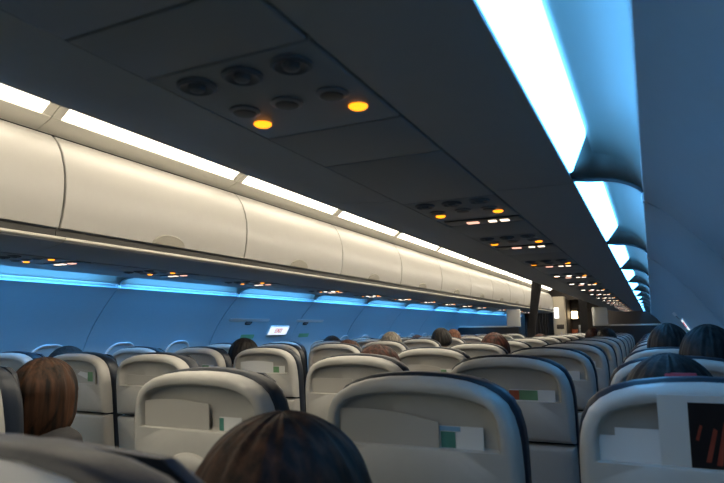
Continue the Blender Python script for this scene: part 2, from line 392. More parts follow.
# ------------------------------------------------------------------ ceiling lights above the bins
def ceiling_light(y0, y1, side, label, group):
    r = empty('ceiling_light', (RX(-0.77, side), (y0 + y1) / 2, CZ0 + 0.86), label, 'ceiling light', group)
    off = tuple(-c for c in r.location)
    m = MB(); m.sheet(P([(-0.668, 0.787), (-0.70, 0.800), (-0.738, 0.817), (-0.752, 0.824)], side), y0 + 0.002, y1 - 0.002, -0.012 * side)
    m.build('cove_panel', M['cream'], r, off)
    for a, b in ((y0 + 0.002, y0 + 0.042), (y1 - 0.042, y1 - 0.002)):
        m = MB(); m.sheet(P([(-0.748, 0.825), (-0.86, 0.913)], side), a, b, -0.014 * side)
        m.build('end_frame', M['cream'], r, off)
    m = MB(); m.sheet(P([(-0.750, 0.830), (-0.858, 0.915)], side), y0 + 0.042, y1 - 0.042, -0.008 * side)
    m.build('diffuser', M['warmlamp' if side < 0 else 'warmlampright'], r, off, smooth=False)
CL = [1.49 + 1.16 * k for k in range(-5, 13)]
for k, (a, b) in enumerate(zip(CL, CL[1:])):
    if a > 13.2: break
    ceiling_light(a, b, -1, 'warm ceiling strip light behind the camera' if k < 4 else 'warm white strip light above the left bins, %s from the picture edge' % ORD[k - 3], 'strip lights behind the camera' if k < 4 else 'strip lights above the left bins')
for k, (a, b) in enumerate(zip(CL, CL[1:])):
    if a > 13.2: break
    ceiling_light(a, b, 1, 'warm ceiling strip light hidden above the right bins', 'strip lights above the right bins')

# ------------------------------------------------------------------ passenger service units
def psu_proto(variant):
    r = empty('passenger_service_unit', (0, 0, 0))
    PX = 0.116
    m = MB(); m.box(-PX, PX, -0.195, 0.065, 0.0, 0.018, bev=0.003); m.build('panel', M['psu'], r)
    for x in (-0.07, 0.0, 0.07):
        m = MB(); m.lathe_z((x, -0.158, 0.0), [(0.022, 0.001), (0.0255, -0.001), (0.025, -0.004), (0.021, -0.006), (0.017, -0.003), (0.011, -0.002), (0.009, -0.008), (0.003, -0.010)], 28)
        m.build('air_vent', M['vent'], r)
    for x in (-0.07, 0.0, 0.07):
        m = MB(); m.lathe_z((x, -0.058, 0.0), [(0.018, 0.001), (0.022, -0.001), (0.022, -0.003), (0.017, -0.005)], 28); o = m.build('reading_light', M['bezelgrey'], r)
        m = MB(); m.lathe_z((x, -0.058, 0.0), [(0.0165, -0.0048), (0.0155, -0.006), (0.010, -0.007)], 24, ); m.build('lens', M['readlamp'] if variant == 2 and x < 0.05 else M['bezel'], o)
    for x in (-0.08, 0.08):
        m = MB(); m.lathe_z((x, 0.0, 0.0), [(0.0135, 0.001), (0.0130, -0.002), (0.010, -0.004), (0.004, -0.0045)], 24)
        m.build('call_light', M['orange'], r)
    if variant:
        m = MB(); m.box(-0.105, 0.115, 0.105, 0.185, 0.0, 0.016, bev=0.004); sp = m.build('sign_panel', M['bezel'], r)
        for x0, x1, mt in ((-0.044, -0.010, 'signpink'), (0.020, 0.042, 'signlamp'), (0.054, 0.078, 'signlamp')):
            m = MB(); m.box(x0, x1, 0.132, 0.155, -0.003, 0.001, bev=0.0012); m.build('sign_lamp', M[mt], sp)
    return r
protos = [psu_proto(v) for v in range(3)]
used = [False] * 3
def place_psu(y, side, variant, label, group):
    if used[variant]: o = copy_tree(protos[variant])
    else: o = protos[variant]; used[variant] = True
    o.location = (RX(-0.4275, side), y, CZ0 + 0.309)
    if side < 0: o.scale = (-1, 1, 1)
    tag(o, label, 'service unit', group)
PR = [0.722, 1.575, 2.215, 3.05, 3.84, 4.60, 5.40, 6.18, 6.97, 7.76, 8.54, 9.33, 10.4, 11.1, 11.9, 12.7, 13.4]
PLs = [1.71, 2.43, 3.25, 4.30, 5.10, 5.90, 6.70, 7.50, 8.30, 9.10, 10.5, 11.2, 12.0, 12.8, 13.5]
for k, y in enumerate(PR):
    lab = 'dark service panel with two orange lamps and three round vents, largest and nearest overhead' if k == 0 else 'service panel under the right bins, %s one ahead of the largest' % ORD[k]
    place_psu(y, 1, 0 if k == 0 else (1 if k < 4 else 2), lab, 'service units under the right bins')
for k, y in enumerate(PLs):
    place_psu(y, -1, 1 if k < 3 else 2, 'small lit service panel under the left bins, %s from the picture edge' % ORD[k + 1], 'service units under the left bins')
# blank infill strips between them
for side, PS, nm in ((1, PR, 5), (-1, PLs, 6)):
    m = MB(); e = [(y - 0.197, y + (0.067 if (side > 0 and y < 1) else 0.19)) for y in PS]
    lo = 0.22 if side > 0 else 0.39
    for (a, b) in e + [(13.78, 13.8)]:
        if a - lo > 0.02:
            if a - lo > 0.3:
                mid = lo + 0.19; m.box(RX(-0.4275, side) - 0.116, RX(-0.4275, side) + 0.116, lo, mid - 0.002, CZ0 + 0.309, CZ0 + 0.325, bev=0.002); lo = mid + 0.002
            m.box(RX(-0.4275, side) - 0.116, RX(-0.4275, side) + 0.116, lo, a - 0.002, CZ0 + 0.309, CZ0 + 0.325, bev=0.002)
        lo = b + 0.002
    for y in PS:
        if not (side > 0 and y < 1):
            m.box(RX(-0.4275, side) - 0.116, RX(-0.4275, side) + 0.116, y + 0.067, y + 0.188, CZ0 + 0.313, CZ0 + 0.325)
    tag(m.build('trim_%d' % nm, M['psu']), kind='structure')

# ------------------------------------------------------------------ seats
def star(poly, c, angs):
    out = []
    for a in angs:
        d = (math.cos(a), math.sin(a)); best = None
        for (x0, z0), (x1, z1) in zip(poly, poly[1:] + poly[:1]):
            ex, ez = x1 - x0, z1 - z0; den = d[0] * ez - d[1] * ex
            if abs(den) < 1e-12: continue
            t = ((x0 - c[0]) * ez - (z0 - c[1]) * ex) / den
            u = ((x0 - c[0]) * d[1] - (z0 - c[1]) * d[0]) / den
            if t > 0 and -1e-6 <= u <= 1 + 1e-6 and (best is None or t > best): best = t
        out.append((c[0] + d[0] * best, c[1] + d[1] * best))
    return out
def sym(right): # right half from bottom to top -> closed polygon counter-clockwise
    return right + [(-x, z) for x, z in reversed(right) if x > 1e-9]
def angles(c, polys, n=72):
    A = {round(2 * PI * i / n, 4) for i in range(n)}
    for p in polys:
        for x, z in p:
            if abs(x - c[0]) + abs(z - c[1]) > 1e-6: A.add(round(math.atan2(z - c[1], x - c[0]) % (2 * PI), 4))
    A = sorted(A); return [a for i, a in enumerate(A) if i == 0 or a - A[i - 1] > 0.004]
def inset(pts, c, d):
    out = []
    for x, z in pts:
        l = math.hypot(x - c[0], z - c[1]); f = (l - d) / l; out.append((c[0] + (x - c[0]) * f, c[1] + (z - c[1]) * f))
    return out
LEAN = 0.12
def ly(y, z): return y + (1.13 - z) * LEAN
SIDE = [(0.185, 0.50), (0.192, 0.62), (0.194, 0.75), (0.194, 0.899)]
TOPS = [(0.194, 0.899), (0.1945, 0.98), (0.193, 1.03), (0.190, 1.056), (0.184, 1.081), (0.173, 1.103), (0.156, 1.119), (0.132, 1.132), (0.099, 1.142), (0.056, 1.148), (0.0, 1.150)]
RECESS = [(0.162, 1.021), (0.1625, 1.05), (0.159, 1.073), (0.151, 1.090), (0.137, 1.102), (0.112, 1.111), (0.07, 1.118), (0.0, 1.121)]
def make_seat():
    r = empty('airline_seat', (0, 0, 0))
    c = (0, 1.068); po = sym(TOPS); pr = sym(RECESS); A = angles(c, [po, pr])
    o = star(po, c, A); q = star(pr, c, A)
    def lp(pts, y): return [(x, ly(y, z), z) for x, z in pts]
    m = MB()
    m.loops([lp(o, 0.058), lp(o, 0.026), lp(inset(o, c, 0.002), 0.014), lp(inset(o, c, 0.007), 0.005), lp(inset(o, c, 0.014), 0.001), lp(inset(o, c, 0.020), 0.0),
             lp(inset(q, c, -0.005), 0.0), lp(inset(q, c, -0.0015), 0.002), lp(q, 0.006), lp(inset(q, c, 0.003), 0.020), lp(inset(q, c, 0.009), 0.0245)], True, True)
    m.build('back_shell', M['shell'], r, angle=50)
    # lower panel below the horizontal split
    low = sym([(0.16, 0.46)] + SIDE[:-1] + [(0.194, 0.891)]); c2 = (0, 0.68); A2 = angles(c2, [low]); o2 = star(low, c2, A2)
    m = MB(); m.loops([lp(o2, 0.058), lp(o2, 0.022), lp(inset(o2, c2, 0.003), 0.010), lp(inset(o2, c2, 0.010), 0.003), lp(inset(o2, c2, 0.018), 0.001)], True, True)
    m.build('tray_table', M['shell'], r, angle=50)
    # upholstery
    cu = sym([(0.18, 0.44), (0.196, 0.60), (0.199, 0.80), (0.199, 1.03), (0.196, 1.060), (0.189, 1.088), (0.177, 1.111), (0.160, 1.127), (0.134, 1.140), (0.10, 1.149), (0.05, 1.155), (0, 1.157)])
    c3 = (0, 0.85); A3 = angles(c3, [cu]); o3 = star(cu, c3, A3)
    m = MB(); m.loops([lp(inset(o3, c3, 0.010), 0.046), lp(inset(o3, c3, 0.001), 0.052), lp(o3, 0.062), lp(o3, 0.085), lp(inset(o3, c3, 0.005), 0.100), lp(inset(o3, c3, 0.016), 0.112), lp(inset(o3, c3, 0.035), 0.118)], True, True)
    m.build('backrest_cushion', M['leather'], r, angle=60)
    hd = sym([(0.13, 0.955), (0.150, 0.975), (0.153, 1.09), (0.142, 1.125), (0.115, 1.142), (0, 1.148)]); c4 = (0, 1.06); A4 = angles(c4, [hd]); o4 = star(hd, c4, A4)
    m = MB(); m.loops([lp(o4, 0.112), lp(o4, 0.122), lp(inset(o4, c4, 0.006), 0.132), lp(inset(o4, c4, 0.022), 0.138)], True, True)
    m.build('headrest', M['leather'], r, angle=60)
    m = MB(); m.box(-0.196, 0.196, 0.215, 0.64, 0.36, 0.46, bev=0.03); m.build('seat_cushion', M['leather'], r)
    for s in (-1, 1):
        m = MB(); m.box(s * 0.213 - 0.011, s * 0.213 + 0.011, 0.14, 0.52, 0.615, 0.655, bev=0.009)
        m.box(s * 0.213 - 0.009, s * 0.213 + 0.009, 0.13, 0.19, 0.36, 0.63, bev=0.006)
        m.build('armrest', M['armplastic'], r)
    for s in (-1, 1):
        m = MB()
        for y0 in (0.22, 0.56):
            m.cyl((s * 0.16, y0, 0.0), (0, 0.10 if y0 < 0.4 else -0.06, 1), 0.018, 0.014, 0.37, 14)
        m.box(s * 0.16 - 0.02, s * 0.16 + 0.02, 0.19, 0.60, 0.0, 0.012, bev=0.004)
        m.build('leg', M['legmetal'], r)
    m = MB(); m.box(-0.20, 0.20, 0.22, 0.60, 0.345, 0.364, bev=0.005); m.build('seat_frame', M['legmetal'], r)
    return r
SX = {'F': 0.066, 'E': -0.421, 'D': -0.943, 'C': -1.868, 'B': -2.325, 'A': -2.785}
PN = {'F': 'window', 'E': 'middle', 'D': 'aisle', 'C': 'aisle', 'B': 'middle', 'A': 'window'}
def row_y(k): return 1.08 + 0.79 * (k - 1)
def block(c): return 'right' if c in 'DEF' else 'left'
seat0 = make_seat(); first = True
seats = {}
lst = [('E', 0)] + [(c, k) for k in range(1, 12) for c in 'FEDCBA' if not (k == 1 and c in 'AB')]
for c, k in lst:
    o = copy_tree(seat0) if (c, k) != lst[-1] else seat0
    o.location = (SX[c] + CX0, row_y(k), 0) if k else (SX[c] + CX0 - 0.012, 0.225, 0)
    if not k: o.scale = (1, 1, 1.008)
    if k == 0: lab = 'blurred cream seat back filling the bottom left corner, closest to the camera'
    else: lab = 'cream-backed %s seat in the %s block, %s row ahead' % (PN[c], block(c), ORD[k])
    tag(o, lab, 'airline seat', 'airline seats in rows')
    seats[(c, k)] = o
# round latch bump low on the nearest right-block aisle seat back
m = MB(); L = []
for rr, yy in ((0.050, 0.004), (0.050, -0.004), (0.046, -0.011), (0.034, -0.016), (0.015, -0.018)):
    L.append([(-0.02 + rr * 1.05 * math.cos(2 * PI * i / 32), ly(yy - 0.001, 0.93 + 0.0) , 0.945 + rr * 0.5 * math.sin(2 * PI * i / 32)) for i in range(32)])
m.loops(L, True, True); o = m.build('tray_latch', M['shell'], seats[('D', 1)])

# ------------------------------------------------------------------ things in the seat pockets
def card(name, pts, mats, x, z, c, k, label, cat, group, y0=0.010, y1=0.014, th=0.0025, curl=0.0, extra=()):
    """pts: outline (x,z) from the pocket floor; leans back from y0 (bottom) to y1 (top)"""
    zt = max(p[1] for p in pts)
    m = MB(); f = lambda px, pz, d: (px, ly(y0 + (y1 - y0) * pz / zt + d, 1.0215 + pz) , pz)
    def body(pp, d0, d1, mi):
        m.loops([[f(a, b, d0) for a, b in pp], [f(a, b, d1) for a, b in pp]], True, True, mi)
    body(pts, 0, th, 0)
    for ei, (mi, pp) in enumerate(extra): body(pp, -0.0005 * (ei + 1), 0.0, mi)
    o = m.build(name, mats, None, (SX[c] + CX0 + x, row_y(k), 1.0215), smooth=False)
    return tag(o, label, cat, group)
def curved(w, h0, h1, n=10, sag=0.008):
    return [(0, 0), (w, 0)] + [(w * (1 - i / n), h1 + (h0 - h1) * (i / n) + sag * math.sin(PI * i / n)) for i in range(n + 1)]
def rect(x0, x1, z0, z1): return [(x0, z0), (x1, z0), (x1, z1), (x0, z1)]
def where(c, k): return '%s block %s seat pocket, %s row ahead' % (block(c), PN[c], ORD[k])
GM, GL = 'magazines in seat pockets', 'leaflets in seat pockets'
# nearest row, as seen
card('magazine', curved(0.205, 0.064, 0.046), [M['greycard']], -0.155, 0, 'E', 1, 'large grey curved magazine in ' + where('E', 1), 'magazine', GM, 0.008, 0.012)
card('leaflet', rect(0, 0.082, 0, 0.040), [M['paper'], M['leafteal'], M['leafblue']], 0.050, 0, 'E', 1, 'white and teal leaflet in ' + where('E', 1), 'leaflet', GL, 0.0135, 0.0155, extra=[(1, rect(0.002, 0.030, 0.001, 0.030)), (2, rect(0.0, 0.040, 0.031, 0.0395))])
card('magazine', curved(0.190, 0.058, 0.056), [M['greycard']], -0.155, 0, 'D', 1, 'wide grey magazine filling ' + where('D', 1), 'magazine', GM, 0.008, 0.012)
card('leaflet', rect(0, 0.06, 0, 0.030), [M['paper'], M['leafteal']], 0.060, 0, 'D', 1, 'short white leaflet in ' + where('D', 1), 'leaflet', GL, 0.0135, 0.0155, extra=[(1, rect(0.0, 0.012, 0, 0.028))])
card('magazine', rect(0, 0.105, 0, 0.054), [M['paper']], -0.134, 0, 'F', 1, 'plain white folded sheet in ' + where('F', 1), 'magazine', GM, 0.010, 0.014)
card('leaflet', rect(0, 0.030, 0, 0.040), [M['paper']], -0.160, 0, 'F', 1, 'narrow white slip in ' + where('F', 1), 'leaflet', GL, 0.016, 0.019)
card('picture_leaflet', rect(0, 0.222, 0, 0.113), [M['paper'], M['photoblack'], M['photored']], -0.068, 0, 'F', 1, 'tall white leaflet with black and red picture leaning over nearest window seat back', 'leaflet', None, 0.006, -0.014,
     extra=[(1, rect(0.042, 0.218, -0.0, 0.102)), (2, [(0.062, 0.010), (0.069, 0.010), (0.080, 0.060), (0.075, 0.064)]), (2, [(0.076, 0.006), (0.084, 0.006), (0.094, 0.068), (0.089, 0.074)]), (2, [(0.050, 0.045), (0.054, 0.043), (0.060, 0.066), (0.057, 0.068)]), (2, [(0.095, 0.01), (0.101, 0.01), (0.110, 0.055), (0.106, 0.06)]), (2, [(0.15, 0.01), (0.16, 0.01), (0.17, 0.06), (0.165, 0.065)])])
# second row
card('leaflet', rect(0, 0.135, 0, 0.032), [M['paper'], M['leafgreen'], M['leafred']], 0.012, 0, 'E', 2, 'green and red leaflet in ' + where('E', 2), 'leaflet', GL, 0.010, 0.012, extra=[(2, rect(0.0, 0.030, 0.002, 0.030)), (1, rect(0.030, 0.085, 0.002, 0.031))])
card('magazine', rect(0, 0.160, 0, 0.050), [M['greycard']], -0.160, 0, 'D', 2, 'pale grey sheet in ' + where('D', 2), 'magazine', GM, 0.010, 0.013)
card('magazine', curved(0.24, 0.045, 0.048, sag=-0.004), [M['greycard'], M['paper']], -0.13, 0, 'C', 2, 'low grey magazine in ' + where('C', 2), 'magazine', GM, 0.010, 0.013)
card('magazine', rect(0, 0.24, 0, 0.058), [M['greycard'], M['paper'], M['leafgreen']], -0.1, 0, 'B', 2, 'grey magazine with pale picture in ' + where('B', 2), 'magazine', GM, 0.010, 0.013, extra=[(1, [(0.13, 0.04), (0.19, 0.02), (0.2, 0.045), (0.15, 0.052)]), (2, rect(0.195, 0.225, 0.01, 0.05))])
card('magazine', rect(0, 0.21, 0, 0.045), [M['greycard']], -0.13, 0, 'A', 2, 'grey magazine in ' + where('A', 2), 'magazine', GM, 0.010, 0.013)
rnd = random.Random(11)
for k in range(3, 8):
    for c in 'EDCBA':
        w = rnd.uniform(0.15, 0.22); h = rnd.uniform(0.040, 0.060)
        card('magazine', curved(w, h, h - rnd.uniform(0, 0.014)), [M['greycard'] if rnd.random() < 0.7 else M['paper']], -0.158 + rnd.uniform(0, 0.02), 0, c, k, 'magazine in ' + where(c, k), 'magazine', GM, 0.008, 0.012)
        if c in 'ED' or k == 3:
            g = rnd.choice(['leafgreen', 'leafteal', 'leafgreen'])
            card('leaflet', rect(0, 0.085, 0, 0.036), [M['paper'], M[g]], 0.050, 0, c, k, 'small leaflet with green picture in ' + where(c, k), 'leaflet', GL, 0.0135, 0.0155, extra=[(1, rect(0.002, rnd.uniform(0.03, 0.06), 0.002, 0.033))])

# ------------------------------------------------------------------ class dividers, curtains, front end
YD = 10.12
def divider(side, label):
    r = empty('class_divider', (RX(-0.28, side), YD, 0.0), label, 'cabin divider', 'class dividers hanging under the bins')
    ox, oy, _ = r.location
    def bx(name, x0, x1, z0, z1, y0, y1, mt, bev=0.006):
        a, b = sorted((RX(x0, side) - ox, RX(x1, side) - ox)); m = MB(); m.box(a, b, y0, y1, CZ0 + z0, CZ0 + z1, bev=bev); return m.build(name, M[mt], r)
    bx('side_panel', -0.835, -0.61, 0.012, 0.300, -0.02, 0.02, 'divider', 0.012)
    bx('bottom_rail', -0.62, 0.20, 0.010, 0.034, -0.018, 0.018, 'divider', 0.004)
    bx('lower_panel', -0.80, 0.235, -0.62, 0.010, -0.012, 0.012, 'dividerdark', 0.003)
    for x in (-0.72, -0.2, 0.2):
        bx('foot_post', x - 0.015, x + 0.015, -1.24, -0.62, -0.012, 0.012, 'legmetal', 0.003)
divider(1, 'white framed cabin divider at the front of the right block')
divider(-1, 'white framed cabin divider at the front of the left block')
def curtain(name, top, bot, z0, z1, w, label, folds=6, wv=0.02, tilt_at=None):
    m = MB(); n = folds * 10; rows = []
    for k in range(25):
        t = k / 24; z = z1 + (z0 - z1) * t; cx = top + (bot - top) * t
        ww = w * (1.0 - 0.35 * math.sin(PI * min(1, t * 1.0)))
        lo = [(cx - ww / 2 + ww * i / n, YD - 0.04 + wv * math.sin(2 * PI * folds * i / n) * (0.8 + 0.2 * t), z) for i in range(n + 1)]
        hi = [(x, y + 0.006, zz) for x, y, zz in reversed(lo)]
        rows.append(lo + hi)
    m.loops(rows, True, True)
    return tag(m.build(name, M['curtain']), label, 'curtain')
curtain('curtain', -0.225, -0.535, 0.25, CZ0 + 0.905, 0.19, 'dark gathered curtain hanging beside the left bins at the divider')
curtain('curtain', 0.425, 0.440, 0.25, CZ0 + 0.905, 0.17, 'dark curtain hanging at the aisle edge of the right divider')
m = MB(); m.cyl((-0.53, YD - 0.04, CZ0 + 0.902), (1, 0, 0), 0.008, 0.008, 1.06, 16); tag(m.build('curtain_rail', M['steel']), 'thin curtain rail across the aisle ceiling at the divider', 'rail')
# dark curtain across the left front
m = MB(); n = 90
L0 = [(-1.12 + 0.50 * i / n, 13.5 + 0.025 * math.sin(i * 0.62), 0) for i in range(n + 1)]
lp = L0 + [(x, y + 0.008, 0) for x, y, z in reversed(L0)]
m.loops([[(x, y, 0.04) for x, y, z in lp], [(x, y, CZ0 + 0.30) for x, y, z in lp]], True, True)
tag(m.build('curtain', M['curtain']), 'wide dark curtain closing off the front left cabin', 'curtain')
# galley column beside the aisle
r = empty('galley_column', (-0.50, 14.42, 0), 'tall cream galley column at the far end of the aisle', 'galley column')
m = MB(); m.box(-0.13, 0.13, -0.10, 0.14, 0, CZ0 + 0.69, bev=0.012); m.build('column_body', M['galley'], r)
m = MB(); m.box(-0.10, 0.0, -0.110, -0.099, CZ0 + 0.20, CZ0 + 0.44, bev=0.004); m.build('light_panel', M['whitelamp'], r)
m = MB(); m.box(-0.06, 0.10, -0.110, -0.099, CZ0 - 0.04, CZ0 + 0.06, bev=0.004); m.build('stowage_door', M['galleydark'], r)
m = MB(); m.box(0.03, 0.05, -0.113, -0.099, CZ0 - 0.25, CZ0 - 0.10, bev=0.003); m.build('latch', M['steel'], r)
# galley unit with lamp, box and container
GY = 15.22
r = empty('galley_unit', (0.0, GY, 0), 'dark brown galley unit with worktop seen through the front doorway', 'galley unit')
m = MB(); m.box(-0.34, 0.32, -0.16, 0.26, 0, CZ0 - 0.225, bev=0.01); m.build('cabinet', M['galley'], r)
m = MB(); m.box(-0.35, 0.33, -0.18, 0.26, CZ0 - 0.224, CZ0 - 0.20, bev=0.004); m.build('worktop', M['steel'], r)
m = MB(); m.box(-0.34, 0.32, -0.02, 0.26, CZ0 + 0.42, CZ0 + 0.66, bev=0.01); m.build('upper_cabinet', M['galleydark'], r)
r = empty('galley_lamp', (-0.26, GY, CZ0 + 0.285), 'glowing warm lamp in the front doorway', 'lamp')
m = MB(); m.box(-0.07, 0.07, -0.02, 0.01, -0.085, 0.085, bev=0.012); m.build('lamp_diffuser', M['galleylamp'], r)
m = MB(); m.box(-0.08, 0.08, 0.008, 0.26, -0.095, 0.095, bev=0.012); m.build('lamp_housing', M['bezel'], r)
r = empty('galley_box', (-0.27, GY - 0.05, CZ0 - 0.199), 'orange red box on the galley worktop below the lamp', 'box')
m = MB(); m.box(-0.065, 0.065, -0.06, 0.06, 0.0, 0.125, bev=0.008); m.build('box_body', M['redbox'], r)
m = MB(); m.box(-0.068, 0.068, -0.063, 0.063, 0.126, 0.145, bev=0.005); m.build('box_lid', M['redbox'], r)
r = empty('metal_container', (-0.11, GY - 0.05, CZ0 - 0.199), 'grey metal container on the galley worktop right of the red box', 'container')
m = MB(); m.box(-0.065, 0.065, -0.07, 0.07, 0.0, 0.24, bev=0.008); m.build('container_body', M['steel'], r)
m = MB(); m.cyl((-0.03, -0.078, 0.16), (1, 0, 0), 0.005, 0.005, 0.06, 10); m.build('handle', M['bezel'], r)

# ------------------------------------------------------------------ people
def ell(m, c, r, n=24, k=16, fn=None):
    L = []
    for i in range(1, k):
        t = PI * i / k
        L.append([(c[0] + r[0] * math.sin(t) * math.cos(2 * PI * j / n), c[1] + r[1] * math.sin(t) * math.sin(2 * PI * j / n), c[2] + r[2] * math.cos(t)) for j in range(n)])
    m.loops(L, True, True)
def skin(chains, root):
    me = bpy.data.meshes.new('sk'); vs = []; rs = []; es = []; key = {}
    for ch in chains:
        prev = None
        for p, rad in ch:
            kk = tuple(round(q, 4) for q in p)
            if kk not in key: key[kk] = len(vs); vs.append(p); rs.append(rad)
            i = key[kk]
            if prev is not None and prev != i: es.append((prev, i))
            prev = i
    me.from_pydata(vs, es, []); o = bpy.data.objects.new('sk', me); COL.objects.link(o)
    mod = o.modifiers.new('s', 'SKIN')
    for i, rr in enumerate(rs):
        d = me.skin_vertices[0].data[i]; d.radius = rr if isinstance(rr, tuple) else (rr, rr); d.use_root = (i == key[tuple(round(q, 4) for q in root)])
    sub = o.modifiers.new('u', 'SUBSURF'); sub.levels = 2
    dg = bpy.context.evaluated_depsgraph_get(); out = bpy.data.meshes.new_from_object(o.evaluated_get(dg))
    bpy.data.objects.remove(o); return out
HC = (0, 0.285, 1.085)     # head centre of the pattern figure (crown at 1.20)
def base_body():
    yt = lambda z: 0.275 + (1.0 - z) * 0.12
    pel = (0, 0.345, 0.545)
    ch = [[(pel, (0.15, 0.10)), ((0, yt(0.68), 0.68), (0.135, 0.095)), ((0, yt(0.82), 0.82), (0.155, 0.105)), ((0, yt(0.92), 0.92), (0.12, 0.085)), ((0, 0.272, 0.985), (0.055, 0.055)), ((0, 0.28, 1.04), (0.05, 0.052))]]
    for s in (-1, 1):
        ch.append([((0, yt(0.92), 0.92), (0.12, 0.085)), ((s * 0.165, 0.29, 0.925), 0.056), ((s * 0.200, 0.31, 0.78), 0.046), ((s * 0.205, 0.35, 0.655), 0.040), ((s * 0.155, 0.50, 0.640), 0.034), ((s * 0.120, 0.575, 0.636), 0.024), ((s * 0.112, 0.62, 0.634), (0.032, 0.018)), ((s * 0.108, 0.655, 0.630), (0.030, 0.015))])
        ch.append([(pel, (0.15, 0.10)), ((s * 0.095, 0.38, 0.540), 0.088), ((s * 0.11, 0.58, 0.535), 0.078), ((s * 0.115, 0.745, 0.520), 0.060), ((s * 0.115, 0.750, 0.33), 0.054), ((s * 0.115, 0.745, 0.12), 0.036), ((s * 0.118, 0.755, 0.050), 0.038), ((s * 0.125, 0.86, 0.032), (0.040, 0.026)), ((s * 0.128, 0.92, 0.026), (0.034, 0.020))])
        for i, (dx, ln) in enumerate(((-0.026, 0.058), (-0.009, 0.070), (0.009, 0.066), (0.025, 0.052))):
            x0 = s * 0.108 + s * dx
            ch.append([((x0, 0.660, 0.630), 0.0095), ((x0 + s * dx * 0.15, 0.660 + ln * 0.55, 0.628), 0.009), ((x0 + s * dx * 0.2, 0.660 + ln, 0.612), 0.0075)])
        ch.append([((s * 0.09, 0.615, 0.632), 0.011), ((s * 0.072, 0.640, 0.628), 0.010), ((s * 0.062, 0.668, 0.620), 0.008)])
    parts = MB()
    for c in ch[:1] + [x for x in ch[1:] if len(x) > 5]: pass
    body = skin([c for c in ch if len(c) > 3], pel)
    parts.add([v.co for v in body.vertices], [list(p.vertices) for p in body.polygons])
    for c in [c for c in ch if len(c) == 3]:
        f = skin([c], c[0][0]); parts.add([v.co for v in f.vertices], [list(p.vertices) for p in f.polygons])
    x, y, z = HC
    ell(parts, (x, y - 0.005, z + 0.018), (0.076, 0.094, 0.096)); ell(parts, (x, y + 0.028, z - 0.045), (0.060, 0.062, 0.070)); ell(parts, (x, y + 0.055, z - 0.085), (0.030, 0.030, 0.022))
    ell(parts, (x, y + 0.093, z - 0.020), (0.011, 0.016, 0.022), 12, 8); ell(parts, (x, y + 0.086, z + 0.002), (0.008, 0.010, 0.020), 12, 8)
    ell(parts, (x, y + 0.085, z - 0.056), (0.022, 0.008, 0.005), 12, 8); ell(parts, (x, y + 0.083, z - 0.066), (0.019, 0.009, 0.005), 12, 8)
    for s in (-1, 1): ell(parts, (x + s * 0.077, y + 0.0, z - 0.012), (0.010, 0.018, 0.030), 12, 8)
    tmp = parts.build('tmp', M['skin'])
    rm = tmp.modifiers.new('r', 'REMESH'); rm.mode = 'VOXEL'; rm.voxel_size = 0.0085
    sm = tmp.modifiers.new('s', 'SMOOTH'); sm.iterations = 2; sm.factor = 0.5
    dg = bpy.context.evaluated_depsgraph_get(); me = bpy.data.meshes.new_from_object(tmp.evaluated_get(dg)); bpy.data.objects.remove(tmp)
    return me
BASE = base_body()
bm = bmesh.new(); bm.from_mesh(BASE)                 # clean edge loops where the clothes end
for pco, pno in (((0, 0, 0.995), (0, 0, 1)), ((0, 0, 0.56), (0, 0, 1)), ((0, 0, 0.625), (0, 0, 1)), ((0, 0, 0.085), (0, 0, 1)), ((0, 0, 0.10), (0, 0, 1)), ((0, 0.56, 0), (0, 1, 0))):
    bmesh.ops.bisect_plane(bm, geom=bm.verts[:] + bm.edges[:] + bm.faces[:], plane_co=pco, plane_no=pno, dist=1e-5)
bm.normal_update(); bm.to_mesh(BASE); bm.free()
BV = [v.co.copy() for v in BASE.vertices]; BN = [v.normal.copy() for v in BASE.vertices]; BF = [list(p.vertices) for p in BASE.polygons]
def subset(cond, push):
    keep = [cond(v) for v in BV]; fs = [f for f in BF if all(keep[i] for i in f)]
    ids = sorted({i for f in fs for i in f}); mp = {i: k for k, i in enumerate(ids)}
    return [BV[i] + BN[i] * push for i in ids], [[mp[i] for i in f] for f in fs]
SHIRT = subset(lambda v: (v.z > 0.5599 and v.z < 0.9951 and v.y < 0.5601 and not (v.y > 0.43 and abs(v.x) < 0.10 and v.z < 0.62)), 0.007)
PANTS = subset(lambda v: v.z < 0.6251 and v.z > 0.0849 and not (v.z > 0.60 and v.y > 0.45), 0.006)
SHOES = subset(lambda v: v.z < 0.1001, 0.007)
